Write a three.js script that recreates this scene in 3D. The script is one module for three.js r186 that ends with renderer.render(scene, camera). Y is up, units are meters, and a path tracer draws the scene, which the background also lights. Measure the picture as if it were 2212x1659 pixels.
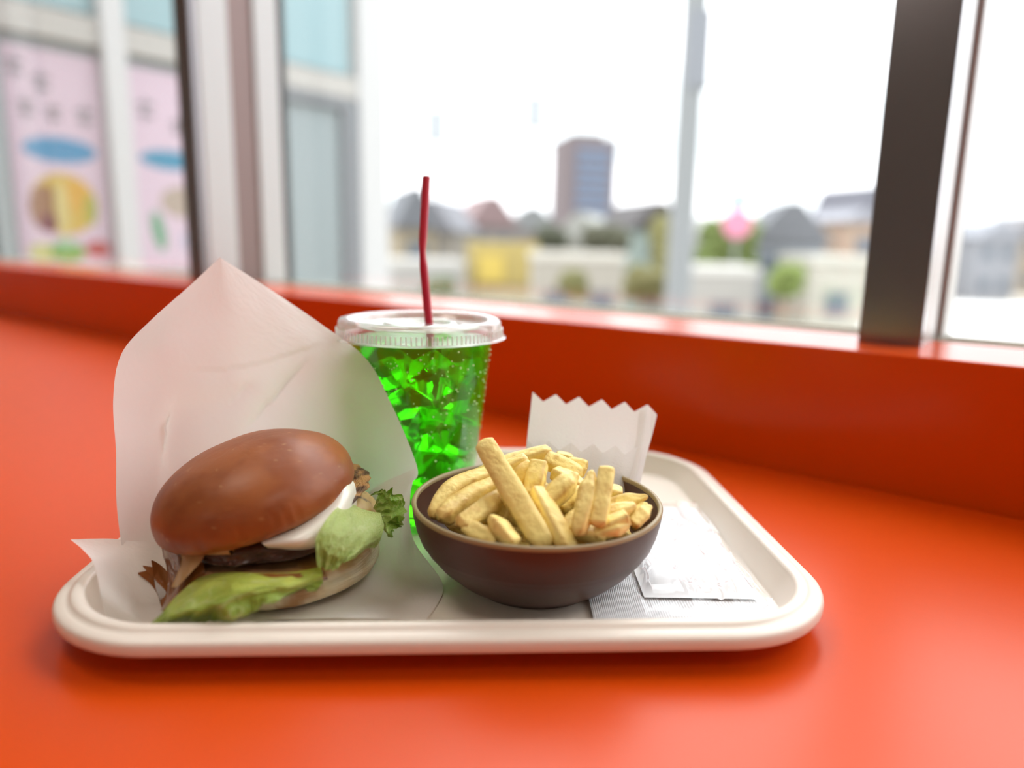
import * as THREE from 'three';
import { RoundedBoxGeometry } from 'three/addons/geometries/RoundedBoxGeometry.js';
import { mergeGeometries, mergeVertices } from 'three/addons/utils/BufferGeometryUtils.js';
import { RectAreaLightUniformsLib } from 'three/addons/lights/RectAreaLightUniformsLib.js';

// ------------------------------------------------------------------ camera, sky, lights, exposure
RectAreaLightUniformsLib.init();
const scene = new THREE.Scene();
const rad = THREE.MathUtils.degToRad;
const EYE = new THREE.Vector3(0, 0.19, 0), FPX = 1600, PITCH = rad(11), ROLL = rad(1.1);
const camera = new THREE.PerspectiveCamera(2 * Math.atan(829.5 / FPX) * 180 / Math.PI, 2212 / 1659, 0.02, 2000);
camera.position.copy(EYE);
camera.rotation.set(-PITCH, 0, ROLL);
camera.focus = 0.405;
camera.userData.fStop = 2.45;
scene.add(camera);
camera.updateMatrixWorld(true);

const renderer = new THREE.WebGLRenderer({ antialias: true });
renderer.toneMapping = THREE.LinearToneMapping;
renderer.toneMappingExposure = 1.9;
renderer.shadowMap.enabled = true;

// seeded randomness and noise
let seedState = 20240611;
const rnd = () => { seedState = (seedState + 0x6d2b79f5) | 0; let t = Math.imul(seedState ^ (seedState >>> 15), 1 | seedState); t = (t + Math.imul(t ^ (t >>> 7), 61 | t)) ^ t; return ((t ^ (t >>> 14)) >>> 0) / 4294967296; };
const rr = (a, b) => a + (b - a) * rnd();
const hash = (x, y, z) => { let h = Math.imul(x | 0, 374761393) ^ Math.imul(y | 0, 668265263) ^ Math.imul(z | 0, 2147483647 - 1274126177); h = Math.imul(h ^ (h >>> 13), 1274126177); return ((h ^ (h >>> 16)) >>> 0) / 4294967296; };
const sm = (t) => t * t * (3 - 2 * t), mixn = (a, b, t) => a + (b - a) * t;
function noise3(x, y, z) {
  const i = Math.floor(x), j = Math.floor(y), k = Math.floor(z), u = sm(x - i), v = sm(y - j), w = sm(z - k);
  const c = (a, b, d) => hash(i + a, j + b, k + d);
  return mixn(mixn(mixn(c(0, 0, 0), c(1, 0, 0), u), mixn(c(0, 1, 0), c(1, 1, 0), u), v), mixn(mixn(c(0, 0, 1), c(1, 0, 1), u), mixn(c(0, 1, 1), c(1, 1, 1), u), v), w);
}
const fbm = (x, y, z, n = 4) => { let s = 0, a = 0.5, t = 0; for (let i = 0; i < n; i++) { s += a * noise3(x, y, z); t += a; x *= 2.03; y *= 2.03; z *= 2.03; a *= 0.5; } return s / t; };
const smooth = (a, b, x) => { const t = Math.min(1, Math.max(0, (x - a) / (b - a))); return sm(t); };

// overcast sky: brighter towards the zenith as an even cloud deck is, with soft cloud streaks all the way round
{
  const W = 1024, H = 512, data = new Float32Array(W * H * 4);
  for (let j = 0; j < H; j++) for (let i = 0; i < W; i++) {
    const el = ((j + 0.5) / H - 0.5) * Math.PI, az = ((i + 0.5) / W) * Math.PI * 2 - Math.PI;
    const dx = Math.cos(az) * Math.cos(el), dy = Math.sin(el), dz = Math.sin(az) * Math.cos(el);
    const base = 1 + 2 * Math.max(0, dy);
    const c = fbm(dx * 3.2 + 7, dy * 13 + 3, dz * 3.2 + 11, 5);
    const k = smooth(0.36, 0.66, c);
    const o = (j * W + i) * 4, b = base * mixn(0.74, 1.08, k);
    data[o] = b * mixn(0.90, 1.0, k); data[o + 1] = b * mixn(0.985, 1.0, k); data[o + 2] = b * 1.02; data[o + 3] = 1;
  }
  const t = new THREE.DataTexture(data, W, H, THREE.RGBAFormat, THREE.FloatType);
  t.mapping = THREE.EquirectangularReflectionMapping; t.magFilter = THREE.LinearFilter; t.minFilter = THREE.LinearFilter; t.needsUpdate = true;
  scene.background = t;
}
scene.backgroundIntensity = 1.35;

// ------------------------------------------------------------------ helpers
const RIGHT = new THREE.Vector3(1, 0, 0).applyQuaternion(camera.quaternion), UPV = new THREE.Vector3(0, 1, 0).applyQuaternion(camera.quaternion), FWD = new THREE.Vector3(0, 0, -1).applyQuaternion(camera.quaternion);
const V = (x, y, z) => new THREE.Vector3(x, y, z);
const rayDir = (x, y) => FWD.clone().addScaledVector(RIGHT, (x - 1106) / FPX).addScaledVector(UPV, -(y - 829.5) / FPX);
const at = (x, y, depth) => EYE.clone().addScaledVector(rayDir(x, y), depth);            // a sight line and a distance give a place in the room
const on = (x, y, h = 0) => { const d = rayDir(x, y); return EYE.clone().addScaledVector(d, (h - EYE.y) / d.y); };   // the same on a level plane
const PHI = -rad(37.85), DW = V(0.7896, 0, 0.6136), NW = V(-0.6136, 0, 0.7896);
const wall = (s, y, n) => V(0, y, 0).addScaledVector(DW, s).addScaledVector(NW, n);       // s along the window wall, n into the room

const used = {};
const numbered = (name) => { const k = used[name] = (used[name] ?? -1) + 1; return k ? name + '_' + String(k).padStart(3, '0') : name; };
function mesh(name, geo, mat, parent) {
  const m = new THREE.Mesh(geo, mat); m.name = parent ? name : numbered(name); m.castShadow = true; m.receiveShadow = true; (parent ?? scene).add(m); return m;
}
function group(name, label, category, grp, kind) {
  const g = new THREE.Group(); g.name = numbered(name); scene.add(g); tag(g, label, category, grp, kind); return g;
}
function tag(o, label, category, grp, kind) {
  if (label) o.userData.label = label; if (category) o.userData.category = category; if (grp) o.userData.group = grp; if (kind) o.userData.kind = kind; return o;
}
const rgb = (r, g, b) => new THREE.Color().setRGB(r, g, b);
const std = (c, roughness = 0.6, o = {}) => new THREE.MeshPhysicalMaterial({ color: c, roughness, side: THREE.DoubleSide, ...o });
const box = (w, h, d) => new THREE.BoxGeometry(w, h, d);
const rbox = (w, h, d, r = 0.003, s = 3) => new RoundedBoxGeometry(w, h, d, s, Math.min(r, w / 2.01, h / 2.01, d / 2.01));
// a box laid along the window wall, from (s0, y0, n0) to (s1, y1, n1)
function wallBox(name, s0, s1, y0, y1, n0, n1, mat, parent, r = 0) {
  const m = mesh(name, r ? rbox(s1 - s0, y1 - y0, n1 - n0, r) : box(s1 - s0, y1 - y0, n1 - n0), mat, parent);
  m.position.copy(wall((s0 + s1) / 2, (y0 + y1) / 2, (n0 + n1) / 2)); m.rotation.y = PHI; return m;
}
const cr = (a, b, c, d, t) => 0.5 * (2 * b + (c - a) * t + (2 * a - 5 * b + 4 * c - d) * t * t + (3 * b - a - 3 * c + d) * t * t * t);
function crPoint(pts, u) {
  const n = pts.length - 1, f = Math.min(n - 1e-9, Math.max(0, u * n)), i = Math.floor(f), t = f - i, p = (k) => pts[Math.min(n, Math.max(0, k))];
  const a = i > 0 ? p(i - 1) : p(0).clone().multiplyScalar(2).sub(p(1)), d = i + 2 <= n ? p(i + 2) : p(n).clone().multiplyScalar(2).sub(p(n - 1)), b = p(i), c = p(i + 1);
  return V(cr(a.x, b.x, c.x, d.x, t), cr(a.y, b.y, c.y, d.y, t), cr(a.z, b.z, c.z, d.z, t));
}
// smooth sheet through rows of points; bend(p, u, v) may move each point; uv in metres
function sheet(rows, nu, nv, bend, su = 0.2, sv = 0.2, color) {
  const pos = [], uv = [], idx = [], col = [];
  for (let j = 0; j <= nv; j++) {
    const cols = rows[0].map((_, c) => crPoint(rows.map((r) => r[c]), j / nv));
    for (let i = 0; i <= nu; i++) {
      let p = crPoint(cols, i / nu); if (bend) p = bend(p, i / nu, j / nv) ?? p;
      pos.push(p.x, p.y, p.z); uv.push((i / nu) * su, (j / nv) * sv);
      if (color) col.push(...color(p, i / nu, j / nv));
    }
  }
  for (let j = 0; j < nv; j++) for (let i = 0; i < nu; i++) { const a = j * (nu + 1) + i, b = a + 1, c = a + nu + 1, d = c + 1; idx.push(a, b, d, a, d, c); }
  const g = new THREE.BufferGeometry(); g.setAttribute('position', new THREE.Float32BufferAttribute(pos, 3)); g.setAttribute('uv', new THREE.Float32BufferAttribute(uv, 2));
  if (color) g.setAttribute('color', new THREE.Float32BufferAttribute(col, 3));
  g.setIndex(idx); g.computeVertexNormals(); return g;
}
const lathe = (pts, seg = 96) => new THREE.LatheGeometry(pts.map(([r, y]) => new THREE.Vector2(Math.max(r, 1e-5), y)), seg);
function paint(g, f) {
  const p = g.attributes.position, c = new Float32Array(p.count * 3), v = V();
  for (let i = 0; i < p.count; i++) { v.fromBufferAttribute(p, i); const k = f(v, i); c[i * 3] = k[0]; c[i * 3 + 1] = k[1]; c[i * 3 + 2] = k[2]; }
  g.setAttribute('color', new THREE.BufferAttribute(c, 3)); return g;
}
const lerp3 = (a, b, t) => [mixn(a[0], b[0], t), mixn(a[1], b[1], t), mixn(a[2], b[2], t)];
function noiseTex(size, f, srgb = false) {
  const d = new Uint8Array(size * size * 4);
  for (let y = 0; y < size; y++) for (let x = 0; x < size; x++) { const v = f(x / size, y / size), o = (y * size + x) * 4, a = Array.isArray(v) ? v : [v, v, v]; d[o] = a[0] * 255; d[o + 1] = a[1] * 255; d[o + 2] = a[2] * 255; d[o + 3] = 255; }
  const t = new THREE.DataTexture(d, size, size); t.wrapS = t.wrapT = THREE.RepeatWrapping; t.magFilter = THREE.LinearFilter; t.minFilter = THREE.LinearMipmapLinearFilter; if (srgb) t.colorSpace = THREE.SRGBColorSpace; t.needsUpdate = true; return t;
}
// tileable fbm on a torus of cells
function tfbm(u, v, cells, n, seed) {
  let s = 0, a = 0.5, t = 0, c = cells;
  for (let k = 0; k < n; k++) {
    const x = u * c, y = v * c, i = Math.floor(x), j = Math.floor(y), fx = sm(x - i), fy = sm(y - j), h = (p, q) => hash(((i + p) % c), ((j + q) % c), seed + k);
    s += a * mixn(mixn(h(0, 0), h(1, 0), fx), mixn(h(0, 1), h(1, 1), fx), fy); t += a; a *= 0.5; c *= 2;
  }
  return s / t;
}
const grainTex = noiseTex(256, (u, v) => tfbm(u, v, 16, 4, 3));
const paperTex = noiseTex(256, (u, v) => 0.5 * tfbm(u, v, 5, 3, 9) + 0.5 * tfbm(u, v, 48, 2, 21));
const embossTex = noiseTex(256, (u, v) => 0.5 + 0.25 * Math.sin(u * Math.PI * 2 * 32) + 0.25 * Math.sin(v * Math.PI * 2 * 32));
const scaled = (t, r) => { const c = t.clone(); c.repeat.set(r, r); c.needsUpdate = true; return c; };

// ------------------------------------------------------------------ the room
const ORANGE = rgb(0.65, 0.066, 0.0012);
const M = {
  counter: std(ORANGE, 0.33, { specularIntensity: 0.6, bumpMap: scaled(grainTex, 12), bumpScale: 0.00002 }),
  sill: std(ORANGE, 0.22, { specularIntensity: 0.34 }),
  bronze: std(rgb(0.27, 0.245, 0.255), 0.24, { metalness: 1 }),
  darkBrown: std(rgb(0.06, 0.022, 0.016), 0.5),
  channel: std(rgb(0.2, 0.14, 0.13), 0.35, { metalness: 0.6 }),
  alu: std(rgb(0.47, 0.465, 0.46), 0.38, { metalness: 0.35 }),
  track: std(rgb(0.5, 0.46, 0.37), 0.5),
  gasket: std(rgb(0.03, 0.03, 0.03), 0.6),
  glass: std(rgb(1, 1, 1), 0, { transmission: 1, thickness: 0, ior: 1.5 }),
  plaster: std(rgb(0.4, 0.36, 0.31), 0.9, { bumpMap: scaled(grainTex, 3), bumpScale: 0.0004 }),
  ceiling: std(rgb(0.7, 0.69, 0.66), 0.9),
  floor: std(rgb(0.25, 0.17, 0.1), 0.5),
};
const S0 = -3.3, S1 = 3.2, N1 = 4.2, FLOOR = -0.75, CEIL = 1.9, SILL = 0.109, HEAD = 1.62, GN = -0.865;
tag(wallBox('floor', S0, S1, FLOOR - 0.12, FLOOR, -0.9, N1, M.floor), 'brown floor of the burger shop', 'floor', null, 'structure');
tag(wallBox('ceiling', S0, S1, CEIL, CEIL + 0.12, -0.9, N1, M.ceiling), 'pale ceiling of the burger shop', 'ceiling', null, 'structure');
tag(wallBox('wall_left', S0 - 0.12, S0, FLOOR - 0.12, CEIL + 0.12, -0.9, N1, M.plaster), 'plain plaster side wall', 'wall', null, 'structure');
tag(wallBox('wall_right', S1, S1 + 0.12, FLOOR - 0.12, CEIL + 0.12, -0.9, N1, M.plaster), 'plain plaster side wall on the other end', 'wall', null, 'structure');
tag(wallBox('wall_back', S0 - 0.12, S1 + 0.12, FLOOR - 0.12, CEIL + 0.12, N1, N1 + 0.12, M.plaster), 'plain plaster wall facing the windows', 'wall', null, 'structure');
{
  const w = tag(group('wall_front'), 'window wall below and above the panes', 'wall', null, 'structure');
  wallBox('lower_wall', S0, S1, FLOOR, -0.04, -0.88, -0.64, M.plaster, w);
  wallBox('upper_wall', S0, S1, HEAD, CEIL, -0.88, -0.70, M.plaster, w);
}
{
  const t = tag(group('trim_1'), 'orange window sill with a tall dark red front edge', 'window sill', null, 'structure');
  wallBox('sill_board', S0, S1, -0.03, SILL, -0.747, -0.628, M.sill, t, 0.0025);
  wallBox('frame_track', S0, S1, -0.03, 0.096, -0.88, -0.7475, M.track, t);
  for (const n of [-0.79, -0.835]) wallBox('track_rail', S0, S1, 0.096, 0.106, n - 0.004, n + 0.004, M.track, t);
}
const mull = [-2.78, -1.26, -0.156, 0.95, 2.06], MW = 0.0487;
mull.forEach((s, i) => {
  const t = tag(group('trim_' + (i + 2)), ['far bronze window post', 'dark bronze window post beside the posters outside', 'wide dark bronze window post standing on the orange sill', 'bronze window post beside the seat', 'last bronze window post'][i], 'window post', null, 'structure');
  wallBox('front_cover', s, s + MW, SILL - 0.001, HEAD, -0.70, -0.688, M.bronze, t, 0.0015);
  wallBox('aluminium_profile', s + 0.002, s + MW - 0.0005, SILL - 0.008, HEAD, -0.758, -0.7005, M.alu, t, 0.003);
  wallBox('brown_channel', s + 0.004, s + MW - 0.006, SILL - 0.008, HEAD, -0.806, -0.7585, M.channel, t);
  wallBox('outer_profile', s + 0.002, s + MW - 0.001, SILL - 0.008, HEAD, -0.857, -0.8065, M.alu, t, 0.003);
  wallBox('gasket', s + 0.004, s + MW - 0.003, SILL - 0.008, HEAD, -0.873, -0.8575, M.gasket, t);
});
{
  const edges = [S0, ...mull, S1];
  for (let i = 0; i + 1 < edges.length; i++) {
    const t = tag(group('window_' + (i + 1)), ['far glass pane at the end wall', 'glass pane looking out at the poster wing', 'large glass pane looking out over the street', 'glass pane beyond the wide bronze post', 'glass pane beside the seat', 'last glass pane'][i], 'window', null, 'structure');
    const a = edges[i] + (i ? MW - 0.004 : 0), b = edges[i + 1] + 0.004;
    wallBox('pane', a, b, 0.1, HEAD + 0.01, GN - 0.003, GN + 0.003, M.glass, t);
    wallBox('head_rail', a, b, HEAD - 0.04, HEAD + 0.002, GN - 0.015, GN + 0.03, M.alu, t);
  }
}
// orange counter the tray stands on
{
  const t = group('window_counter', 'glossy orange window counter carrying the meal tray', 'counter');
  wallBox('counter_top', S0 + 0.01, S1 - 0.01, -0.03, 0, -0.6275, 0.09, M.counter, t, 0.006);
  for (const s of [-2.6, -0.9, 0.9, 2.6]) wallBox('bracket', s - 0.02, s + 0.02, -0.34, -0.031, -0.62, -0.1, M.darkBrown, t, 0.004);
}
// ceiling panels: lamp boxes with a glowing face and a light of the same size
for (const [s, n] of [[-1.1, 0.12], [1.1, 0.12], [-1.1, 3.0], [1.1, 3.0]]) {
  const t = group('ceiling_light', 'square white ceiling light panel above the counter seats', 'ceiling light', 'ceiling light panels');
  wallBox('housing', s - 0.32, s + 0.32, CEIL - 0.05, CEIL - 0.001, n - 0.32, n + 0.32, M.alu, t, 0.005);
  const face = wallBox('lamp_diffuser', s - 0.3, s + 0.3, CEIL - 0.056, CEIL - 0.0505, n - 0.3, n + 0.3, std(rgb(0.9, 0.88, 0.84), 0.6, { emissive: rgb(1, 0.93, 0.84), emissiveIntensity: 1.6 }), t);
  const l = new THREE.RectAreaLight(rgb(1, 0.93, 0.84), 2.2, 0.6, 0.6); l.name = 'ceiling_panel';
  l.position.copy(wall(s, CEIL - 0.06, n)); l.rotation.set(-Math.PI / 2, 0, 0); scene.add(l);
}

// ------------------------------------------------------------------ serving tray
const TRAY = V(-0.035, 0, -0.4470), TROT = rad(3.3), TF = 0.0048;
{
  const t = group('serving_tray', 'cream plastic serving tray with rounded corners on the orange counter', 'tray');
  t.position.copy(TRAY); t.rotation.y = TROT;
  const A = 0.192, B = 0.1500, R = 0.062;
  const ring = (o, seg = 14) => {
    const pts = [], a = A + o, b = B + o, r = R + o;
    [[1, 1, 0], [-1, 1, 1], [-1, -1, 2], [1, -1, 3]].forEach(([sx, sz, q]) => { for (let k = 0; k <= seg; k++) { const an = (q + k / seg) * Math.PI / 2; pts.push([sx * (a - r) + r * Math.cos(an), sz * (b - r) + r * Math.sin(an)]); } });
    // edges between corners bow out a little
    return pts.map(([x, z]) => [x * (1 + 0.006 * (1 - (z / b) ** 2)), z * (1 + 0.012 * (1 - (x / a) ** 2))]);
  };
  const prof = [[-0.030, 0.0], [-0.027, 0.0005], [-0.025, 0.003], [-0.013, 0.0100], [-0.0035, 0.0122], [-0.001, 0.0112], [0, 0.0114], [0.0004, 0.0135], [0, 0.0162], [-0.0013, 0.0176], [-0.0035, 0.0184], [-0.0055, 0.0187], [-0.0068, 0.0194], [-0.0078, 0.0203], [-0.0095, 0.0208], [-0.0118, 0.0206], [-0.0135, 0.0194], [-0.0145, 0.0172], [-0.0205, 0.0082], [-0.0225, 0.0058], [-0.026, 0.0048]];
  const fine = []; const pv = prof.map(([o, y]) => V(o, y, 0)); for (let i = 0; i <= 60; i++) fine.push(crPoint(pv, i / 60));
  const pos = [], idx = [], uv = [], n0 = ring(0).length;
  fine.forEach((p) => { ring(p.x).forEach(([x, z]) => { pos.push(x, Math.max(0, p.y), z); uv.push(x * 10, z * 10); }); });
  for (let j = 0; j + 1 < fine.length; j++) for (let i = 0; i < n0; i++) { const a = j * n0 + i, b = j * n0 + (i + 1) % n0, c = a + n0, d = b + n0; idx.push(a, c, d, a, d, b); }
  const last = (fine.length - 1) * n0; pos.push(0, TF, 0); uv.push(0, 0); const cI = pos.length / 3 - 1;
  for (let i = 0; i < n0; i++) idx.push(last + i, cI, last + (i + 1) % n0);
  const g = new THREE.BufferGeometry(); g.setAttribute('position', new THREE.Float32BufferAttribute(pos, 3)); g.setAttribute('uv', new THREE.Float32BufferAttribute(uv, 2)); g.setIndex(idx); g.computeVertexNormals();
  mesh('tray_body', g, std(rgb(0.84, 0.76, 0.66), 0.36), t);
}

// ------------------------------------------------------------------ brown bowl
const BOWL = V(0.0146, TF + 0.0004, -0.3835), BR = 0.0675, BH = 0.0475;
const bowlIn = [[0.0, 0.006], [0.02, 0.0062], [0.033, 0.008], [0.044, 0.0135], [0.054, 0.0225], [0.0605, 0.0325], [0.0638, 0.0412], [0.0648, 0.0455]];
{
  const t = group('fries_bowl', 'dark brown round bowl with tan rim full of french fries', 'bowl'); t.position.copy(BOWL);
  const outer = [[0.0, 0.001], [0.03, 0.001], [0.0325, 0], [0.035, 0.0004], [0.0365, 0.0022], [0.045, 0.0072], [0.0535, 0.0148], [0.0598, 0.0226], [0.0617, 0.0259], [0.0621, 0.0266], [0.0628, 0.0273], [0.0652, 0.0338], [0.0668, 0.041], [0.0673, 0.0455]];
  mesh('outer_wall', lathe(outer, 128), std(rgb(0.068, 0.027, 0.016), 0.42, { bumpMap: scaled(grainTex, 6), bumpScale: 0.00006 }), t);
  mesh('rim', lathe([[0.0673, 0.0455], [0.0675, 0.0467], [0.067, 0.0476], [0.0661, 0.0479], [0.0652, 0.0475], [0.0648, 0.0465], [0.0648, 0.0455]], 128), std(rgb(0.33, 0.25, 0.12), 0.4), t);
  mesh('inner_wall', lathe([...bowlIn].reverse(), 128), std(rgb(0.075, 0.03, 0.014), 0.32), t);
}

// ------------------------------------------------------------------ french fries
const innerR = (y) => { const h = y - BOWL.y; if (h <= bowlIn[0][1]) return 0.005; for (let i = 1; i < bowlIn.length; i++) if (h < bowlIn[i][1]) { const [r0, y0] = bowlIn[i - 1], [r1, y1] = bowlIn[i]; return mixn(r0, r1, (h - y0) / (y1 - y0)); } return h > 0.051 ? 1 : 0.0648; };
function inBowl(p, half) {                                     // keep a fry's middle line inside the bowl
  p.y = Math.max(p.y, BOWL.y + 0.0065 + half);
  const dx = p.x - BOWL.x, dz = p.z - BOWL.z, r = Math.hypot(dx, dz), m = innerR(p.y) - half * 0.8;
  if (r > m && m < 0.5) { const k = Math.max(m, 0.002) / r; p.x = BOWL.x + dx * k; p.z = BOWL.z + dz * k; }
  return p;
}
const fryMat = std(rgb(1, 1, 1), 0.45, { vertexColors: true, bumpMap: scaled(grainTex, 1), bumpScale: 0.0008, specularIntensity: 0.7 });
let fryNo = 0;
function fry(points, w, { tipA = 0.9, tipB = 0.9, tone = 0, flat = 0.9, brown = 0.6, label } = {}) {
  const id = ++fryNo * 7.31, n = 22, k = 16, pos = [], uv = [], idx = [], col = [];
  const len = points[0].distanceTo(points[points.length - 1]);
  const roll = rr(-0.5, 0.5);
  let up = V(0, 1, 0.4).normalize();
  for (let j = 0; j <= n; j++) {
    const t = j / n, p = crPoint(points, t), q = crPoint(points, Math.min(1, t + 0.02)).sub(crPoint(points, Math.max(0, t - 0.02))).normalize();
    const side = V().crossVectors(q, up).normalize(), nrm = V().crossVectors(side, q).normalize();
    side.applyAxisAngle(q, roll); nrm.applyAxisAngle(q, roll);
    const e = Math.min(t / 0.07, (1 - t) / 0.07, 1), cap = Math.sqrt(Math.max(0, 1 - (1 - e) ** 2));
    const taper = (t < 0.5 ? mixn(tipA, 1, smooth(0, 0.42, t)) : mixn(tipB, 1, smooth(0, 0.42, 1 - t)));
    const s = (w / 2) * taper * (0.35 + 0.65 * cap) * (0.94 + 0.14 * noise3(t * 6, id, 1));
    for (let i = 0; i <= k; i++) {
      const a = (i / k) * Math.PI * 2, ca = Math.cos(a), sa = Math.sin(a), sq = 1 / Math.pow(Math.abs(ca) ** 7 + Math.abs(sa) ** 7, 1 / 7);
      const lump = 1 + 0.09 * (noise3(t * len * 260, Math.cos(a) * 2 + id, Math.sin(a) * 2) - 0.5);
      const P = p.clone().addScaledVector(side, ca * sq * s * lump).addScaledVector(nrm, sa * sq * s * flat * lump);
      pos.push(P.x, P.y, P.z); uv.push(i / k * w * 60, t * len * 15);
      const corner = smooth(1.1, 1.3, sq), ends = smooth(0.16, 0.0, Math.min(t, 1 - t));
      const spots = smooth(0.55, 0.8, fbm(P.x * 260 + id, P.y * 260, P.z * 260, 3));
      const b = Math.min(1, brown * (0.55 * corner + 0.9 * ends * noise3(id, t * 9, a) + 1.0 * spots) + tone * 0.5);
      col.push(...lerp3([0.99, 0.80, 0.28], [0.62, 0.33, 0.07], b));
    }
  }
  for (let j = 0; j < n; j++) for (let i = 0; i < k; i++) { const a = j * (k + 1) + i, b = a + 1, c = a + k + 1, d = c + 1; idx.push(a, d, b, a, c, d); }
  for (const [j, dir] of [[0, 1], [n, -1]]) {
    const c = crPoint(points, j / n); pos.push(c.x, c.y, c.z); uv.push(0, j / n * len * 15); col.push(0.6, 0.34, 0.085); const ci = pos.length / 3 - 1, o = j * (k + 1);
    for (let i = 0; i < k; i++) dir > 0 ? idx.push(ci, o + i, o + i + 1) : idx.push(ci, o + i + 1, o + i);
  }
  const g = new THREE.BufferGeometry(); g.setAttribute('position', new THREE.Float32BufferAttribute(pos, 3)); g.setAttribute('uv', new THREE.Float32BufferAttribute(uv, 2)); g.setAttribute('color', new THREE.Float32BufferAttribute(col, 3));
  g.setIndex(idx); g.computeVertexNormals();
  const m = mesh('french_fry', g, fryMat);
  tag(m, label ?? 'golden french fry packed in the heap in the brown bowl', 'french fry', 'french fries in the brown bowl'); return m;
}
const F = (list, wpx, o) => {
  const pts = list.map(([x, y, d]) => at(x, y, d)), w = 0.94 * wpx * (list.reduce((a, p) => a + p[2], 0) / list.length) / FPX;
  for (let it = 0; it < 8; it++) {                            // slide the whole fry until it lies inside the bowl
    let worst = V(), most = 1e-5;
    for (let i = 0; i <= 6; i++) { const p = crPoint(pts, i / 6), q = inBowl(p.clone(), w / 2).sub(p); if (q.length() > most) { most = q.length(); worst = q; } }
    if (most <= 1e-5) break;
    pts.forEach((p) => p.addScaledVector(worst, 0.9));
  }
  return fry(pts, w, o);
};
F([[1043, 952, 0.383], [1110, 1068, 0.366], [1182, 1188, 0.35]], 56, { tipB: 0.95, brown: 0.3, label: 'longest thick pale fry sticking up highest out of the brown bowl' });
F([[1156, 1052, 0.374], [1190, 1118, 0.360], [1232, 1192, 0.347]], 44, { tipA: 0.7, label: 'pale fry propped against the longest fry, thin end up' });
F([[1053, 1124, 0.350], [1078, 1153, 0.344], [1108, 1190, 0.338]], 38, { tipA: 0.5, label: 'short pointed fry poking up at the near rim of the bowl' });
F([[912, 1122, 0.372], [965, 1056, 0.388], [1085, 1014, 0.405]], 40, { tipA: 0.8, label: 'long curved fry arching along the bowl rim beside the burger' });
F([[1010, 1042, 0.425], [1100, 1004, 0.425], [1192, 974, 0.422]], 42, { tipB: 0.8, label: 'long fry lying across the top of the heap towards the paper sleeve' });
F([[936, 1126, 0.364], [990, 1085, 0.38], [1075, 1038, 0.397]], 46, { tone: 0.3, brown: 0.45, label: 'browned fry lying just below the long curved fry' });
F([[960, 1150, 0.349], [1025, 1106, 0.362], [1100, 1058, 0.384]], 44, { label: 'straight fry resting on the rim beneath the browned fry' });
F([[1060, 1034, 0.402], [1100, 1013, 0.402], [1142, 993, 0.402]], 40, { label: 'fry under the one lying across the top of the heap' });
F([[1100, 1062, 0.39], [1128, 1028, 0.39], [1150, 1000, 0.392]], 46, { tone: 0.3, tipB: 0.6, brown: 0.5, label: 'browned stubby fry right behind the longest fry' });
F([[1166, 998, 0.389], [1158, 1030, 0.384], [1146, 1075, 0.378]], 42, { label: 'upright blunt fry standing behind the propped pale fry' });
F([[1176, 990, 0.412], [1210, 1006, 0.41], [1256, 1032, 0.405]], 40, { label: 'fry sloping down in front of the paper sleeve behind the heap' });
F([[1196, 1018, 0.405], [1225, 1036, 0.4], [1260, 1058, 0.395]], 38, { label: 'fry just under the one sloping down in front of the sleeve' });
F([[1248, 1022, 0.377], [1218, 1052, 0.374], [1176, 1092, 0.37]], 46, { tipA: 0.35, label: 'tapered fry with a pointed end lying at the middle of the heap' });
F([[1225, 1004, 0.422], [1245, 1007, 0.42], [1268, 1014, 0.418]], 34, { label: 'blunt fry end touching the paper sleeve' });
F([[1279, 1016, 0.368], [1268, 1080, 0.357], [1247, 1158, 0.346]], 42, { tipA: 0.4, tipB: 0.7, label: 'slightly bent fry with a pointed top beside the square pale fry' });
F([[1312, 1008, 0.365], [1302, 1070, 0.356], [1290, 1138, 0.348]], 40, { brown: 0.15, tipA: 1, tipB: 1, flat: 0.7, label: 'square-ended pale fry standing up against the heap' });
F([[1300, 1098, 0.378], [1345, 1086, 0.378], [1400, 1072, 0.377]], 34, { tipB: 0.35, brown: 0.7, label: 'fry with a dark brown pointed tip near the sleeve' });
F([[1300, 1118, 0.364], [1335, 1108, 0.364], [1374, 1090, 0.364]], 40, { tipB: 0.4, label: 'pointed fry lying below the brown-tipped fry' });
F([[1366, 1136, 0.368], [1380, 1112, 0.372], [1394, 1088, 0.376]], 34, { tipB: 0.7, label: 'fry standing next to the pointed end fry at the bowl wall' });
F([[1376, 1140, 0.358], [1396, 1120, 0.362], [1420, 1096, 0.366]], 34, { tipB: 0.35, label: 'end fry with a pointed top against the bowl wall' });
F([[1298, 1144, 0.352], [1325, 1130, 0.353], [1358, 1116, 0.354]], 38, { label: 'stubby fry between the square-ended fry and the bowl wall' });
F([[1296, 1166, 0.347], [1335, 1152, 0.347], [1374, 1140, 0.349]], 36, { tipB: 0.6, label: 'short fry lying along the rim below the pointed fries' });
F([[1246, 1150, 0.352], [1282, 1158, 0.350], [1318, 1168, 0.348]], 34, { brown: 0.5, label: 'browned fry lying crosswise below the bent fry' });
F([[1002, 1136, 0.358], [1036, 1154, 0.354], [1078, 1176, 0.350]], 42, { tipA: 0.7, label: 'fry lying low behind the short pointed fry' });
F([[1068, 1142, 0.372], [1092, 1112, 0.374], [1122, 1072, 0.378]], 42, { label: 'fry in the gap behind the longest fry' });
F([[1205, 1096, 0.386], [1235, 1078, 0.388], [1270, 1060, 0.39]], 40, { label: 'fry half hidden behind the bent fry with the pointed top' });
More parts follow.
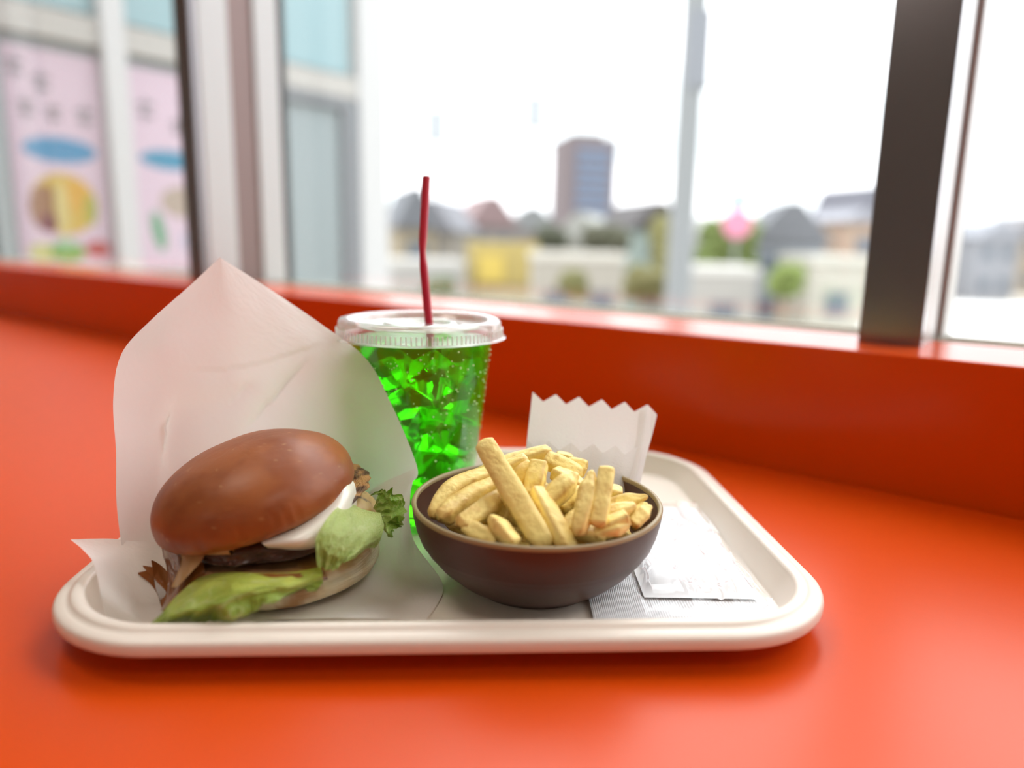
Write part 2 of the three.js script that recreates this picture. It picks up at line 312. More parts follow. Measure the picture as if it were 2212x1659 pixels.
F([[1215, 1150, 0.356], [1236, 1130, 0.36], [1258, 1106, 0.366]], 36, { label: 'short fry wedged between the propped fry and the bent fry' });
F([[1305, 1060, 0.394], [1325, 1064, 0.394], [1344, 1068, 0.394]], 32, { label: 'small fry end showing above the brown-tipped fry' });
F([[1200, 988, 0.438], [1218, 990, 0.438], [1236, 996, 0.438]], 30, { label: 'small fry end at the foot of the sleeve' });
F([[1330, 1120, 0.372], [1352, 1122, 0.372], [1382, 1126, 0.372]], 36, { label: 'fry lying under the two pointed fries by the bowl wall' });
// the ones lying lower in the heap, partly seen between those on top
for (let i = 0; i < 22; i++) {
  const a = rr(0, Math.PI * 2), r = 0.032 * Math.sqrt(rnd()), yy = rr(0.016, 0.049), an = rr(0, Math.PI), L = rr(0.022, 0.036), tilt = rr(-0.25, 0.25);
  const c = V(BOWL.x + Math.cos(a) * r, BOWL.y + yy, BOWL.z + Math.sin(a) * r), d = V(Math.cos(an), tilt, Math.sin(an)).multiplyScalar(L);
  const pts = [c.clone().sub(d), c, c.clone().add(d)].map((p) => inBowl(p, 0.005)); fry(pts, rr(0.0088, 0.0105), { tipA: rr(0.5, 1), tipB: rr(0.5, 1), label: 'golden french fry lying lower down between the top fries' });
}

// ------------------------------------------------------------------ paper sleeve standing in the bowl
{
  const paper = std(rgb(0.86, 0.83, 0.80), 1, { transmission: 0.66, thickness: 0, bumpMap: scaled(paperTex, 18), bumpScale: 0.00025 });
  const t = group('paper_sleeve', 'white paper sleeve with zigzag top edges standing behind the fries', 'paper sleeve');
  const zig = (u, n) => { const f = (u * n) % 1; return Math.abs(f - 0.5) * 2; };
  const L = (y) => mixn(1136, 1150, (970 - y) / 120), Rr = (y) => y < 985 ? mixn(1396, 1418, (985 - y) / 88) : mixn(1379, 1396, (1064 - y) / 79);
  const dep = (y) => mixn(0.487, 0.437, (y - 850) / 230);
  const panel = (yTopL, yTopR, yBot, off, teeth, puff) => {
    const nu = 96, nv = 14, pos = [], uv = [], idx = [];
    for (let j = 0; j <= nv; j++) for (let i = 0; i <= nu; i++) {
      const u = i / nu, v = j / nv, yt = mixn(yTopL, yTopR, u) + (1 - zig(u + 0.5 / teeth * 0, teeth)) * 19, y = mixn(yt, yBot + u * 12, v), x = mixn(L(y), Rr(y), u);
      const b = Math.sin(u * Math.PI), p = at(x, y, dep(y) - off * b * (1 - 0.75 * v) - puff * Math.sin(u * Math.PI * 3 + 1) * 0.5 + 0.0007 * Math.sin(u * 17 + v * 5));
      pos.push(p.x, p.y, p.z); uv.push(u * 0.08, v * 0.08);
    }
    for (let j = 0; j < nv; j++) for (let i = 0; i < nu; i++) { const a = j * (nu + 1) + i; idx.push(a, a + 1, a + nu + 2, a, a + nu + 2, a + nu + 1); }
    const g = new THREE.BufferGeometry(); g.setAttribute('position', new THREE.Float32BufferAttribute(pos, 3)); g.setAttribute('uv', new THREE.Float32BufferAttribute(uv, 2)); g.setIndex(idx); g.computeVertexNormals(); return g;
  };
  mesh('back_panel', panel(846, 876, 1085, -0.0015, 5.5, 0.0012), paper, t);
  mesh('front_panel', panel(950, 966, 1088, 0.017, 5.5, 0.0006), paper, t);
  // gusset fold along one side
  mesh('side_fold', sheet([[at(1380, 884, 0.4815), at(1400, 880, 0.479), at(1419, 897, 0.483)], [at(1376, 935, 0.468), at(1392, 935, 0.4645), at(1408, 942, 0.468)], [at(1366, 990, 0.454), at(1382, 990, 0.45), at(1395, 990, 0.455)], [at(1352, 1062, 0.438), at(1366, 1062, 0.434), at(1379, 1064, 0.438)]], 8, 20, null, 0.02, 0.06), paper, t);
}

// ------------------------------------------------------------------ napkin and wet-wipe packet
{
  const nap = std(rgb(0.86, 0.86, 0.87), 0.95, { bumpMap: scaled(embossTex, 1), bumpScale: 0.0005 });
  const g = sheet([[on(1262, 1240, 0.0064), on(1400, 1190, 0.0064), on(1530, 1130, 0.0064)], [on(1272, 1292, 0.0064), on(1420, 1268, 0.0064), on(1610, 1245, 0.0064)], [on(1284, 1345, 0.0064), on(1450, 1343, 0.0064), on(1690, 1338, 0.0064)]], 30, 20, (p, u, v) => { p.y += 0.0007 * fbm(p.x * 90, 0, p.z * 90, 3); return p; }, 2.2, 2.0);
  tag(mesh('paper_napkin', g, nap), 'white embossed paper napkin lying under the bowl and plastic packet', 'napkin');
  const t = group('wet_wipe_packet', 'clear plastic packet with a folded white wet wipe on the napkin', 'wipe packet');
  const q = [on(1392, 1330, 0.008), on(1694, 1334, 0.008), on(1520, 1092, 0.008), on(1300, 1085, 0.008)];
  const quad = (u, v) => V().addScaledVector(q[0], (1 - u) * (1 - v)).addScaledVector(q[1], u * (1 - v)).addScaledVector(q[2], u * v).addScaledVector(q[3], (1 - u) * v);
  const grid = (nu, nv, f) => { const pos = [], uv = [], idx = []; for (let j = 0; j <= nv; j++) for (let i = 0; i <= nu; i++) { const p = f(i / nu, j / nv); pos.push(p.x, p.y, p.z); uv.push(i / nu * 0.9, j / nv * 1.6); } for (let j = 0; j < nv; j++) for (let i = 0; i < nu; i++) { const a = j * (nu + 1) + i; idx.push(a, a + 1, a + nu + 2, a, a + nu + 2, a + nu + 1); } const gg = new THREE.BufferGeometry(); gg.setAttribute('position', new THREE.Float32BufferAttribute(pos, 3)); gg.setAttribute('uv', new THREE.Float32BufferAttribute(uv, 2)); gg.setIndex(idx); gg.computeVertexNormals(); return gg; };
  const hump = (u, v) => smooth(0, 0.1, u) * smooth(1, 0.84, u) * smooth(0.03, 0.14, v) * smooth(1, 0.9, v);
  mesh('folded_wipe', grid(60, 90, (u, v) => { const uu = mixn(0.05, 0.9, u), vv = mixn(0.12, 0.96, v), p = quad(uu, vv); p.y = 0.0080 + 0.0046 * smooth(0, 0.16, u) * smooth(1, 0.84, u) * smooth(0, 0.12, v) * smooth(1, 0.9, v) + 0.0007 * fbm(u * 6, v * 9, 3, 3) * smooth(0, 0.05, v) - 0.0009 * smooth(0.03, 0, Math.abs(u - 0.68 - 0.05 * v)); return p; }), std(rgb(0.88, 0.88, 0.885), 0.9), t);
  mesh('plastic_film', grid(150, 200, (u, v) => {
    const p = quad(u, v), h = hump(u, v), seal = smooth(0.2, 0.04, v);
    const r1 = Math.abs(fbm(u * 3.2 + v * 2.4, v * 3.0 - u * 1.2, 5, 3) - 0.5), r2 = Math.abs(fbm(u * 7, v * 5 + u * 3, 8, 3) - 0.5);
    p.y = 0.0083 + h * 0.0056 + h * (0.0030 * smooth(0.09, 0, r1) + 0.0013 * smooth(0.07, 0, r2)) + seal * 0.0022 * Math.max(0, Math.sin(u * 19 + 4 * fbm(u * 5, v * 3, 1))) ** 2 * smooth(0.02, 0.09, v); return p;
  }), std(rgb(1, 1, 1), 0.04, { transmission: 1, thickness: 0, ior: 1.5 }), t);
}

// ------------------------------------------------------------------ soda cup, lid, straw, ice
const CUP = V(-0.0602, TF + 0.0004, -0.478);
{
  const t = group('soda_cup', 'clear plastic cup of bright green soda with a flat clear lid', 'drink cup'); t.position.copy(CUP);
  const clear = std(rgb(1, 1, 1), 0.03, { transmission: 1, thickness: 0, ior: 1.48 });
  const H = 0.124, r = (y) => mixn(0.0335, 0.0474, y / H);
  const wallP = []; for (let i = 0; i <= 20; i++) { const y = 0.003 + (H - 0.003) * i / 20; wallP.push([r(y), y]); }
  mesh('cup_wall', lathe([[0, 0.004], [0.028, 0.004], [0.031, 0.001], [0.0325, 0.0005], ...wallP, [0.0486, H + 0.0006], [0.0492, H - 0.0008], [0.0484, H - 0.0018]], 128), clear, t);
  const lid = mesh('lid', lathe([[0.0028, 0.1297], [0.016, 0.1297], [0.0185, 0.1297], [0.0195, 0.1313], [0.0215, 0.1317], [0.0235, 0.1313], [0.0245, 0.1293], [0.034, 0.1291], [0.0395, 0.1291], [0.0412, 0.1307], [0.0428, 0.1327], [0.0455, 0.1341], [0.0485, 0.1347], [0.0512, 0.1341], [0.0524, 0.1321], [0.0527, 0.1280], [0.0532, 0.1237], [0.0546, 0.1229], [0.0556, 0.1227], [0.0557, 0.1221], [0.0545, 0.1220]], 160), std(rgb(1, 1, 1), 0.06, { transmission: 0.72, thickness: 0, ior: 1.55 }), t);
  const ribs = []; for (let i = 0; i < 110; i++) { const a = i / 110 * Math.PI * 2, g = new THREE.CylinderGeometry(0.00055, 0.00055, 0.0056, 6); g.translate(0.0533, 0.1258, 0); g.rotateY(a); ribs.push(g); }
  const ribMesh = mesh('lid_ribs', mergeGeometries(ribs), std(rgb(1, 1, 1), 0.1, { transmission: 0.6, thickness: 0, ior: 1.5 }), lid); ribMesh.userData.kind = 'stuff';
  for (const [a, w] of [[1.9, 0.5], [0.35, 0.4], [3.6, 0.45], [5.0, 0.4]]) { // raised pads pressed into the lid
    const c = V(Math.cos(a) * 0.031, 0.1301, Math.sin(a) * 0.031), g = rbox(0.007, 0.0022, 0.012, 0.001); g.rotateY(-a); g.translate(c.x, c.y, c.z); mesh('lid_pad', g, clear, lid);
  }
  const liq = [[0, 0.0048]]; for (let i = 0; i <= 20; i++) { const y = 0.0048 + (0.1205 - 0.0048) * i / 20; liq.push([r(y) - 0.0007, y]); } liq.push([0.0455, 0.1208], [0.03, 0.1204], [0, 0.1202]);
  mesh('green_soda', lathe(liq, 128), std(rgb(0.20, 0.93, 0.03), 0.0, { transmission: 0.86, thickness: 0.06, ior: 1.33, attenuationColor: rgb(0.25, 0.95, 0.1), attenuationDistance: 0.09 }), t);
  const bub = []; for (let i = 0; i < 340; i++) {
    const a = rr(0, Math.PI * 2), y = 0.02 + 0.099 * Math.pow(rnd(), 0.5), q = r(y) - 0.0004, g = new THREE.IcosahedronGeometry(rr(0.00025, 0.00075), 1); g.translate(Math.cos(a) * q, y, Math.sin(a) * q); bub.push(g);
  }
  const b = mesh('bubbles', mergeGeometries(bub), std(rgb(0.75, 0.98, 0.55), 0.2), t); b.userData.kind = 'stuff';
}
{
  const iceMat = std(rgb(0.72, 1, 0.55), 0.02, { transmission: 0.93, thickness: 0.03, ior: 1.16 });
  const spots = [[0.012, 0.098, 0.026], [-0.02, 0.094, 0.02], [0.024, 0.085, 0.008], [-0.006, 0.08, -0.018], [-0.026, 0.07, 0.006], [0.01, 0.066, 0.022], [0.02, 0.058, -0.01], [-0.012, 0.056, 0.024], [0.002, 0.042, 0.006], [-0.022, 0.1, -0.012], [0.018, 0.103, -0.02], [0.016, 0.04, 0.02]];
  const g = rbox(0.021, 0.024, 0.02, 0.0035, 4);
  for (const [x, y, z] of spots) {
    const m = mesh('ice_cube', g, iceMat); m.position.set(CUP.x + x * 0.86, CUP.y + y * 1.1 - 0.006, CUP.z + z * 0.86); m.rotation.set(rr(0, 3), rr(0, 3), rr(0, 3));
    tag(m, 'clear ice cube floating in the green soda', 'ice cube', 'ice cubes in the green soda');
  }
  const sp = [at(936, 800, 0.492), at(926, 692, 0.49), at(919, 620, 0.489), at(913.5, 556, 0.488), at(912.5, 540, 0.488), at(916, 470, 0.489), at(921, 382, 0.49)];
  const path = new THREE.CatmullRomCurve3([at(950, 900, 0.495), ...sp], false, 'centripetal');
  const sg = new THREE.TubeGeometry(path, 120, 0.0027, 18, false);
  const p = sg.attributes.position, v = V(), kink = at(913, 548, 0.488);   // pinched at the bend
  for (let i = 0; i < p.count; i++) { v.fromBufferAttribute(p, i); const k = Math.exp(-(((v.y - kink.y) / 0.006) ** 2)); v.x = mixn(v.x, kink.x + (v.x - kink.x) * 0.78, k); p.setX(i, v.x); }
  sg.computeVertexNormals();
  tag(mesh('drinking_straw', sg, std(rgb(0.5, 0.004, 0.026), 0.38)), 'thin dark red straw bent slightly, standing in the soda lid', 'straw');
}

// ------------------------------------------------------------------ burger wrapper
{
  const paper = std(rgb(0.93, 0.90, 0.86), 1, { transmission: 0.5, thickness: 0, bumpMap: scaled(paperTex, 6), bumpScale: 0.00035 });
  const t = group('burger_wrapper', 'white paper burger wrapper standing open in a tall peak behind the burger', 'paper wrapper');
  const fl = (x, y, h = 0.0062) => on(x, y, h);
  const rows = [
    [at(262, 1178, 0.385), at(400, 1170, 0.425), at(570, 1160, 0.446), at(745, 1135, 0.446), at(884, 1085, 0.43)],
    [at(252, 1090, 0.387), at(390, 1080, 0.427), at(570, 1080, 0.449), at(755, 1075, 0.448), at(890, 1045, 0.43)],
    [at(249, 980, 0.39), at(385, 980, 0.43), at(560, 985, 0.452), at(745, 990, 0.449), at(901, 1008, 0.43)],
    [at(243, 860, 0.398), at(370, 860, 0.434), at(530, 862, 0.456), at(700, 865, 0.453), at(845, 872, 0.437)],
    [at(262, 762, 0.408), at(360, 760, 0.44), at(500, 760, 0.458), at(660, 762, 0.457), at(790, 774, 0.446)],
    [at(330, 688, 0.425), at(400, 688, 0.446), at(500, 690, 0.46), at(600, 694, 0.46), at(694, 700, 0.455)],
    [at(410, 617, 0.446), at(440, 617, 0.453), at(484, 618, 0.461), at(535, 620, 0.462), at(584, 625, 0.461)],
    [at(473, 557, 0.461), at(474, 556.6, 0.4615), at(475, 556.4, 0.462), at(476.5, 556.8, 0.462), at(478, 557.6, 0.462)],
  ];
  const fold = (p, a, b, w, amp) => { const ab = b.clone().sub(a), L = ab.length(); ab.divideScalar(L); const ap = p.clone().sub(a), s = ap.dot(ab), d = ap.addScaledVector(ab, -s); const side = d.dot(RIGHT); return amp * Math.exp(-Math.abs(d.length()) / w) * smooth(-0.02, 0.01, s) * smooth(L + 0.03, L, s) * (side > 0 ? 1 : 0.55); };
  const creases = [[at(372, 905, 0.432), at(368, 1010, 0.43), 0.006, 0.010], [at(398, 890, 0.434), at(480, 860, 0.448), 0.006, 0.008], [at(555, 900, 0.454), at(612, 838, 0.456), 0.006, 0.009], [at(290, 1000, 0.40), at(310, 800, 0.415), 0.014, -0.004], [at(440, 800, 0.452), at(640, 760, 0.458), 0.016, 0.003]];
  mesh('back_sheet', sheet(rows, 90, 110, (p, u, v) => {
    let k = 0; for (const [a, b, w, amp] of creases) k += fold(p, a, b, w, amp);
    k += 0.0026 * (fbm(p.x * 34, p.y * 34, 4, 3) - 0.5) * smooth(0, 0.08, Math.min(u, 1 - u));
    return p.addScaledVector(FWD, -k * smooth(1, 0.8, v));
  }, 0.16, 0.19), paper, t);
  const fr = [
    [at(152, 1166, 0.378), at(235, 1164, 0.386), at(335, 1170, 0.398), fl(560, 1160), fl(735, 1150), at(800, 1062, 0.436), at(900, 1009, 0.4285)],
    [at(178, 1188, 0.373), at(258, 1205, 0.379), at(345, 1215, 0.389), fl(565, 1205), fl(752, 1195), at(838, 1115, 0.427), at(886, 1078, 0.425)],
    [at(204, 1222, 0.363), at(270, 1260, 0.366), at(345, 1275, 0.372), fl(570, 1255), fl(775, 1250), fl(860, 1216, 0.012), at(893, 1165, 0.408)],
    [at(218, 1288, 0.350), at(280, 1312, 0.352), fl(350, 1322), fl(580, 1305), fl(790, 1300), fl(880, 1285), fl(957, 1266)],
    [fl(236, 1352), fl(300, 1360), fl(400, 1356), fl(590, 1340, 0.009), fl(760, 1337, 0.009), fl(850, 1340), fl(920, 1343)],
  ];
  const frontGeo = sheet(fr, 90, 60, (p, u, v) => { p.y = Math.max(TF + 0.0009, p.y + 0.0016 * (fbm(p.x * 50, p.z * 50, 2, 3) - 0.4)); return p; }, 0.2, 0.12);
  mesh('front_sheet', frontGeo, paper, t);
  const depthOn = (x, y) => { const p = frontGeo.attributes.position, v = V(); let best = 1e9, d = 0.37; for (let i = 0; i < p.count; i++) { v.fromBufferAttribute(p, i).sub(EYE); const z = v.dot(FWD), e = Math.hypot(1106 + FPX * v.dot(RIGHT) / z - x, 829.5 - FPX * v.dot(UPV) / z - y); if (e < best) { best = e; d = z; } } return d - 0.0007; };
  // gravy smeared on the inside of the paper
  const sauceMat = std(rgb(0.26, 0.085, 0.018), 0.2, { clearcoat: 0.6, clearcoatRoughness: 0.1 });
  const smear = (pts) => { const s = new THREE.CatmullRomCurve3(pts.map(([x, y, d]) => at(x, y, d)), true, 'centripetal').getPoints(60), c = s.reduce((a, p) => a.add(p), V()).divideScalar(s.length), pos = [], idx = []; const N = s.length, K = 6; for (let k = 0; k <= K; k++) for (const p of s) { const q = c.clone().lerp(p, k / K); q.addScaledVector(FWD, -0.0006 * (1 - (k / K) ** 4)); pos.push(q.x, q.y, q.z); } for (let k = 0; k < K; k++) for (let i = 0; i < N; i++) { const a = k * N + i, b = k * N + (i + 1) % N; idx.push(a, b, b + N, a, b + N, a + N); } const g = new THREE.BufferGeometry(); g.setAttribute('position', new THREE.Float32BufferAttribute(pos, 3)); g.setIndex(idx); g.computeVertexNormals(); return g; };
  mesh('gravy_smear', smear([[298, 1238], [316, 1232], [308, 1222], [330, 1224], [327, 1210], [346, 1220], [364, 1240], [368, 1275], [352, 1318], [344, 1292], [326, 1262]].map(([x, y]) => [x, y, depthOn(x, y)])), sauceMat, t);
}

// ------------------------------------------------------------------ hamburger
{
  const t = group('hamburger', 'hamburger with shiny brown bun, dark patty and green lettuce in its paper', 'hamburger');
  const BC = V(-0.1275, TF + 0.0022, -0.3825);
  t.position.copy(BC);
  const loc = (x, y, d) => at(x, y, d).sub(BC);
  // lower bun
  const bunB = lathe([[0, 0], [0.036, 0], [0.046, 0.0012], [0.0525, 0.005], [0.0552, 0.0095], [0.0548, 0.0125], [0.0538, 0.0138], [0.0545, 0.0152], [0.0548, 0.018], [0.0535, 0.0205], [0.0505, 0.0222], [0, 0.0225]], 120);
  { const p = bunB.attributes.position; for (let i = 0; i < p.count; i++) { const x = p.getX(i), y = p.getY(i), z = p.getZ(i), k = 1 + 0.035 * (fbm(x * 40 + 4, y * 60, z * 40, 3) - 0.5); p.setXYZ(i, x * k, y * (1 + 0.05 * (fbm(x * 30, 3, z * 30, 2) - 0.5)), z * k); } bunB.computeVertexNormals(); }
  paint(bunB, (v) => { const r = Math.hypot(v.x, v.z), n = fbm(v.x * 120, v.y * 160, v.z * 120, 4), toast = smooth(0.0165, 0.0205, v.y + 0.006 * (n - 0.5)) * 0.85; const a = Math.atan2(v.z, v.x), drip = smooth(0.16, 0.03, Math.abs(a - 1.05 + (v.y - 0.012) * 12 + 0.25 * (n - 0.5))) * (r > 0.03 ? 1 : 0); const c = lerp3(lerp3([0.92, 0.80, 0.58], [0.86, 0.68, 0.42], smooth(0.4, 0.7, n)), [0.42, 0.17, 0.045], toast); return lerp3(c, [0.40, 0.15, 0.03], drip * 0.85); });
  const lb = mesh('bottom_bun', bunB, std(rgb(1, 1, 1), 0.7, { vertexColors: true, bumpMap: scaled(grainTex, 5), bumpScale: 0.0005 }), t);
  // patty with gravy
  const pat = new THREE.SphereGeometry(1, 120, 60); { const p = pat.attributes.position; for (let i = 0; i < p.count; i++) { let x = p.getX(i), y = p.getY(i), z = p.getZ(i); const k = 1 + 0.16 * (fbm(x * 5 + 3, y * 5, z * 5, 4) - 0.5); const sq = Math.sign(y) * Math.pow(Math.abs(y), 0.6); p.setXYZ(i, x * 0.0535 * k, sq * 0.0082 * k, z * 0.0535 * k); } pat.computeVertexNormals(); }
  const patty = mesh('patty', pat, std(rgb(0.075, 0.022, 0.008), 0.3, { clearcoat: 0.5, clearcoatRoughness: 0.15, bumpMap: scaled(grainTex, 8), bumpScale: 0.0012 }), t); patty.position.set(-0.003, 0.0310, -0.002); patty.rotation.z = rad(3);
  // thin browned layer under the top bun (grilled topping), showing as a ragged tan edge
  const lay = new THREE.SphereGeometry(1, 140, 40); { const p = lay.attributes.position; for (let i = 0; i < p.count; i++) { let x = p.getX(i), y = p.getY(i), z = p.getZ(i); const k = 1 + 0.07 * (fbm(x * 9 + 31, 1, z * 9, 4) - 0.5); p.setXYZ(i, x * 0.0515 * k, y * 0.0032 + 0.002 * (fbm(x * 7, 2, z * 7, 3) - 0.5), z * 0.0515 * k); } lay.computeVertexNormals(); }
  paint(lay, (v) => lerp3([0.55, 0.30, 0.10], [0.10, 0.04, 0.015], smooth(0.45, 0.62, fbm(v.x * 190, v.y * 190, v.z * 190, 3))));
  const layer = mesh('grilled_topping', lay, std(rgb(1, 1, 1), 0.5, { vertexColors: true, bumpMap: scaled(grainTex, 6), bumpScale: 0.001 }), t); layer.position.set(-0.001, 0.0430, -0.004); layer.rotation.set(rad(5), 0, rad(7));
  // sauces
  const blob = (name, ps, mat, amp = 0.15) => { // soft mass round a line of points with radii
    const gs = ps.map(([x, y, d, rx, ry, rz], i) => { const g = new THREE.SphereGeometry(1, 40, 24), p = g.attributes.position, c = loc(x, y, d); for (let k = 0; k < p.count; k++) { const a = p.getX(k), b = p.getY(k), e = p.getZ(k), s = 1 + amp * (fbm(a * 2 + i, b * 2, e * 2, 3) - 0.5); p.setXYZ(k, c.x + a * rx * s, c.y + b * ry * s, c.z + e * rz * s); } g.computeVertexNormals(); return g; });
    return mesh(name, mergeGeometries(gs), mat, t);
  };
  const mayo = sheet([
    [loc(560, 1150, 0.368), loc(640, 1135, 0.364), loc(700, 1095, 0.372), loc(745, 1045, 0.386), loc(758, 1030, 0.40)],
    [loc(565, 1172, 0.355), loc(645, 1160, 0.352), loc(705, 1125, 0.362), loc(750, 1080, 0.378), loc(768, 1050, 0.396)],
    [loc(580, 1184, 0.357), loc(655, 1182, 0.354), loc(710, 1160, 0.362), loc(752, 1118, 0.378), loc(770, 1085, 0.396)],
    [loc(585, 1190, 0.375), loc(660, 1190, 0.375), loc(712, 1172, 0.38), loc(750, 1135, 0.39), loc(768, 1105, 0.405)],
  ], 40, 20, (p) => p.addScaledVector(FWD, 0.002 * (fbm(p.x * 90, p.y * 90, 1, 2) - 0.5)), 0.05, 0.02);
  mesh('mayonnaise', mayo, std(rgb(0.86, 0.83, 0.72), 0.3, { clearcoat: 0.4 }), t);
  const gravy = std(rgb(0.22, 0.07, 0.014), 0.22, { clearcoat: 0.6, clearcoatRoughness: 0.12 });
  mesh('gravy', sheet([
    [loc(342, 1160, 0.392), loc(362, 1172, 0.380), loc(392, 1182, 0.372), loc(440, 1190, 0.362)],
    [loc(350, 1195, 0.386), loc(372, 1208, 0.372), loc(400, 1215, 0.364), loc(440, 1218, 0.36)],
    [loc(362, 1240, 0.376), loc(378, 1248, 0.365), loc(402, 1252, 0.358), loc(440, 1250, 0.358)],
    [loc(358, 1290, 0.364), loc(366, 1295, 0.357), loc(378, 1295, 0.354), loc(395, 1288, 0.353)],
    [loc(346, 1318, 0.357), loc(350, 1320, 0.353), loc(355, 1320, 0.352), loc(360, 1316, 0.352)],
  ], 30, 50, (p) => p.addScaledVector(FWD, 0.0035 * (fbm(p.x * 130, p.y * 130, 6, 3) - 0.5)), 0.03, 0.04), gravy, t);
  const strip = (name, pts, w, mat) => { const c = new THREE.CatmullRomCurve3(pts.map(([x, y, d]) => loc(x, y, d))), g = new THREE.TubeGeometry(c, 40, w, 10, false); return mesh(name, g, mat, t); };
  mesh('onion_strip', sheet([[loc(386, 1186, 0.3645), loc(412, 1192, 0.360), loc(446, 1194, 0.357)], [loc(392, 1208, 0.3605), loc(410, 1214, 0.3565), loc(432, 1216, 0.3545)], [loc(384, 1236, 0.3565), loc(396, 1240, 0.3535), loc(412, 1238, 0.3525)], [loc(370, 1268, 0.3545), loc(378, 1270, 0.352), loc(386, 1266, 0.3515)]], 16, 30, (p) => p.addScaledVector(FWD, 0.002 * (fbm(p.x * 160, p.y * 160, 2, 3) - 0.5)), 0.02, 0.04), std(rgb(0.48, 0.29, 0.12), 0.3, { clearcoat: 0.5 }), t);
  strip('onion_strip', [[352, 1172, 0.384], [372, 1184, 0.372], [430, 1190, 0.359], [500, 1190, 0.353]], 0.0019, std(rgb(0.5, 0.28, 0.10), 0.4, { clearcoat: 0.4 }));
  mesh('gravy_drip', sheet([[loc(450, 1250, 0.352), loc(560, 1240, 0.346), loc(640, 1238, 0.349), loc(700, 1232, 0.357)], [loc(450, 1268, 0.347), loc(560, 1258, 0.340), loc(640, 1254, 0.343), loc(705, 1244, 0.352)], [loc(460, 1280, 0.35), loc(560, 1272, 0.3435), loc(640, 1266, 0.346), loc(708, 1252, 0.355)]], 40, 12, (p) => p.addScaledVector(FWD, 0.0015 * (fbm(p.x * 150, p.y * 150, 6, 3) - 0.5)), 0.06, 0.01), gravy, t);
  // grilled side showing behind the lettuce
  const sideG = new THREE.SphereGeometry(1, 60, 40); { const p = sideG.attributes.position; for (let i = 0; i < p.count; i++) { const x = p.getX(i), y = p.getY(i), z = p.getZ(i), k = 1 + 0.15 * (fbm(x * 3, y * 3, z * 3 + 8, 3) - 0.5); p.setXYZ(i, x * 0.013 * k, y * 0.0085 * k, z * 0.018 * k); } sideG.computeVertexNormals(); }
  paint(sideG, (v) => lerp3([0.60, 0.40, 0.16], [0.14, 0.09, 0.06], smooth(0.62, 0.75, fbm(v.x * 200, v.y * 260, v.z * 260, 3))));
  const side = mesh('grilled_edge', sideG, std(rgb(1, 1, 1), 0.4, { vertexColors: true }), t); side.position.copy(loc(768, 1096, 0.412)); side.rotation.z = rad(-25);
  // top bun
  const bunT = new THREE.SphereGeometry(1, 180, 110); { const p = bunT.attributes.position; for (let i = 0; i < p.count; i++) {
    let x = p.getX(i), y = p.getY(i), z = p.getZ(i); const r = Math.hypot(x, z); let Y = y > 0 ? 0.0298 * Math.pow(y, 0.92) : -0.0125 * Math.pow(-y, 0.62); const a = Math.atan2(z, x);
    let R = 0.0528 * (r > 0 ? Math.pow(r, y < 0 ? 0.8 : 1.0) / r : 0);
    const wr = smooth(0.012, -0.004, Y) * smooth(-0.0125, -0.007, Y); // fine wrinkles low on the side
    const streak = Math.abs(fbm(a * 14, Y * 40, 2, 3) - 0.5);
    R *= 1 + 0.02 * (fbm(x * 1.6 + 9, y * 1.6, z * 1.6, 3) - 0.5) - 0.012 * wr * smooth(0.06, 0.0, streak) * (0.4 + smooth(0.3, 1.2, a) * smooth(2.4, 1.2, a));
    Y += 0.0016 * (fbm(x * 2.2 + 2, 5, z * 2.2, 3) - 0.5);
    p.setXYZ(i, x * R, Y, z * R); } bunT.computeVertexNormals(); }
  paint(bunT, (v) => { const n = fbm(v.x * 55 + 1, v.y * 70, v.z * 55, 4), sp = fbm(v.x * 420, v.y * 420, v.z * 420, 2), a = Math.atan2(v.z, v.x), st = fbm(a * 16, v.y * 60, 3, 3); let c = lerp3([0.25, 0.062, 0.011], [0.32, 0.092, 0.019], smooth(0.35, 0.65, n)); const pale = smooth(-0.002, -0.0105, v.y + 0.006 * (st - 0.5)); c = lerp3(c, [0.60, 0.30, 0.10], pale * 0.75); if (v.y < -0.0119) c = [0.72, 0.5, 0.26]; return lerp3(c, [0.62, 0.33, 0.14], 0.4 * smooth(0.78, 0.86, sp)); });
  const tb = mesh('top_bun', bunT, std(rgb(1, 1, 1), 0.45, { vertexColors: true, specularIntensity: 0.7, clearcoat: 0.12, clearcoatRoughness: 0.28, bumpMap: scaled(grainTex, 3), bumpScale: 0.00012 }), t);
  tb.position.copy(loc(553, 1066, 0.397)); tb.rotation.set(rad(6), 0, rad(13.5));
  // lettuce
  const leafMat = std(rgb(1, 1, 1), 0.42, { vertexColors: true, transmission: 0.3, thickness: 0, bumpMap: scaled(paperTex, 10), bumpScale: 0.0008 });
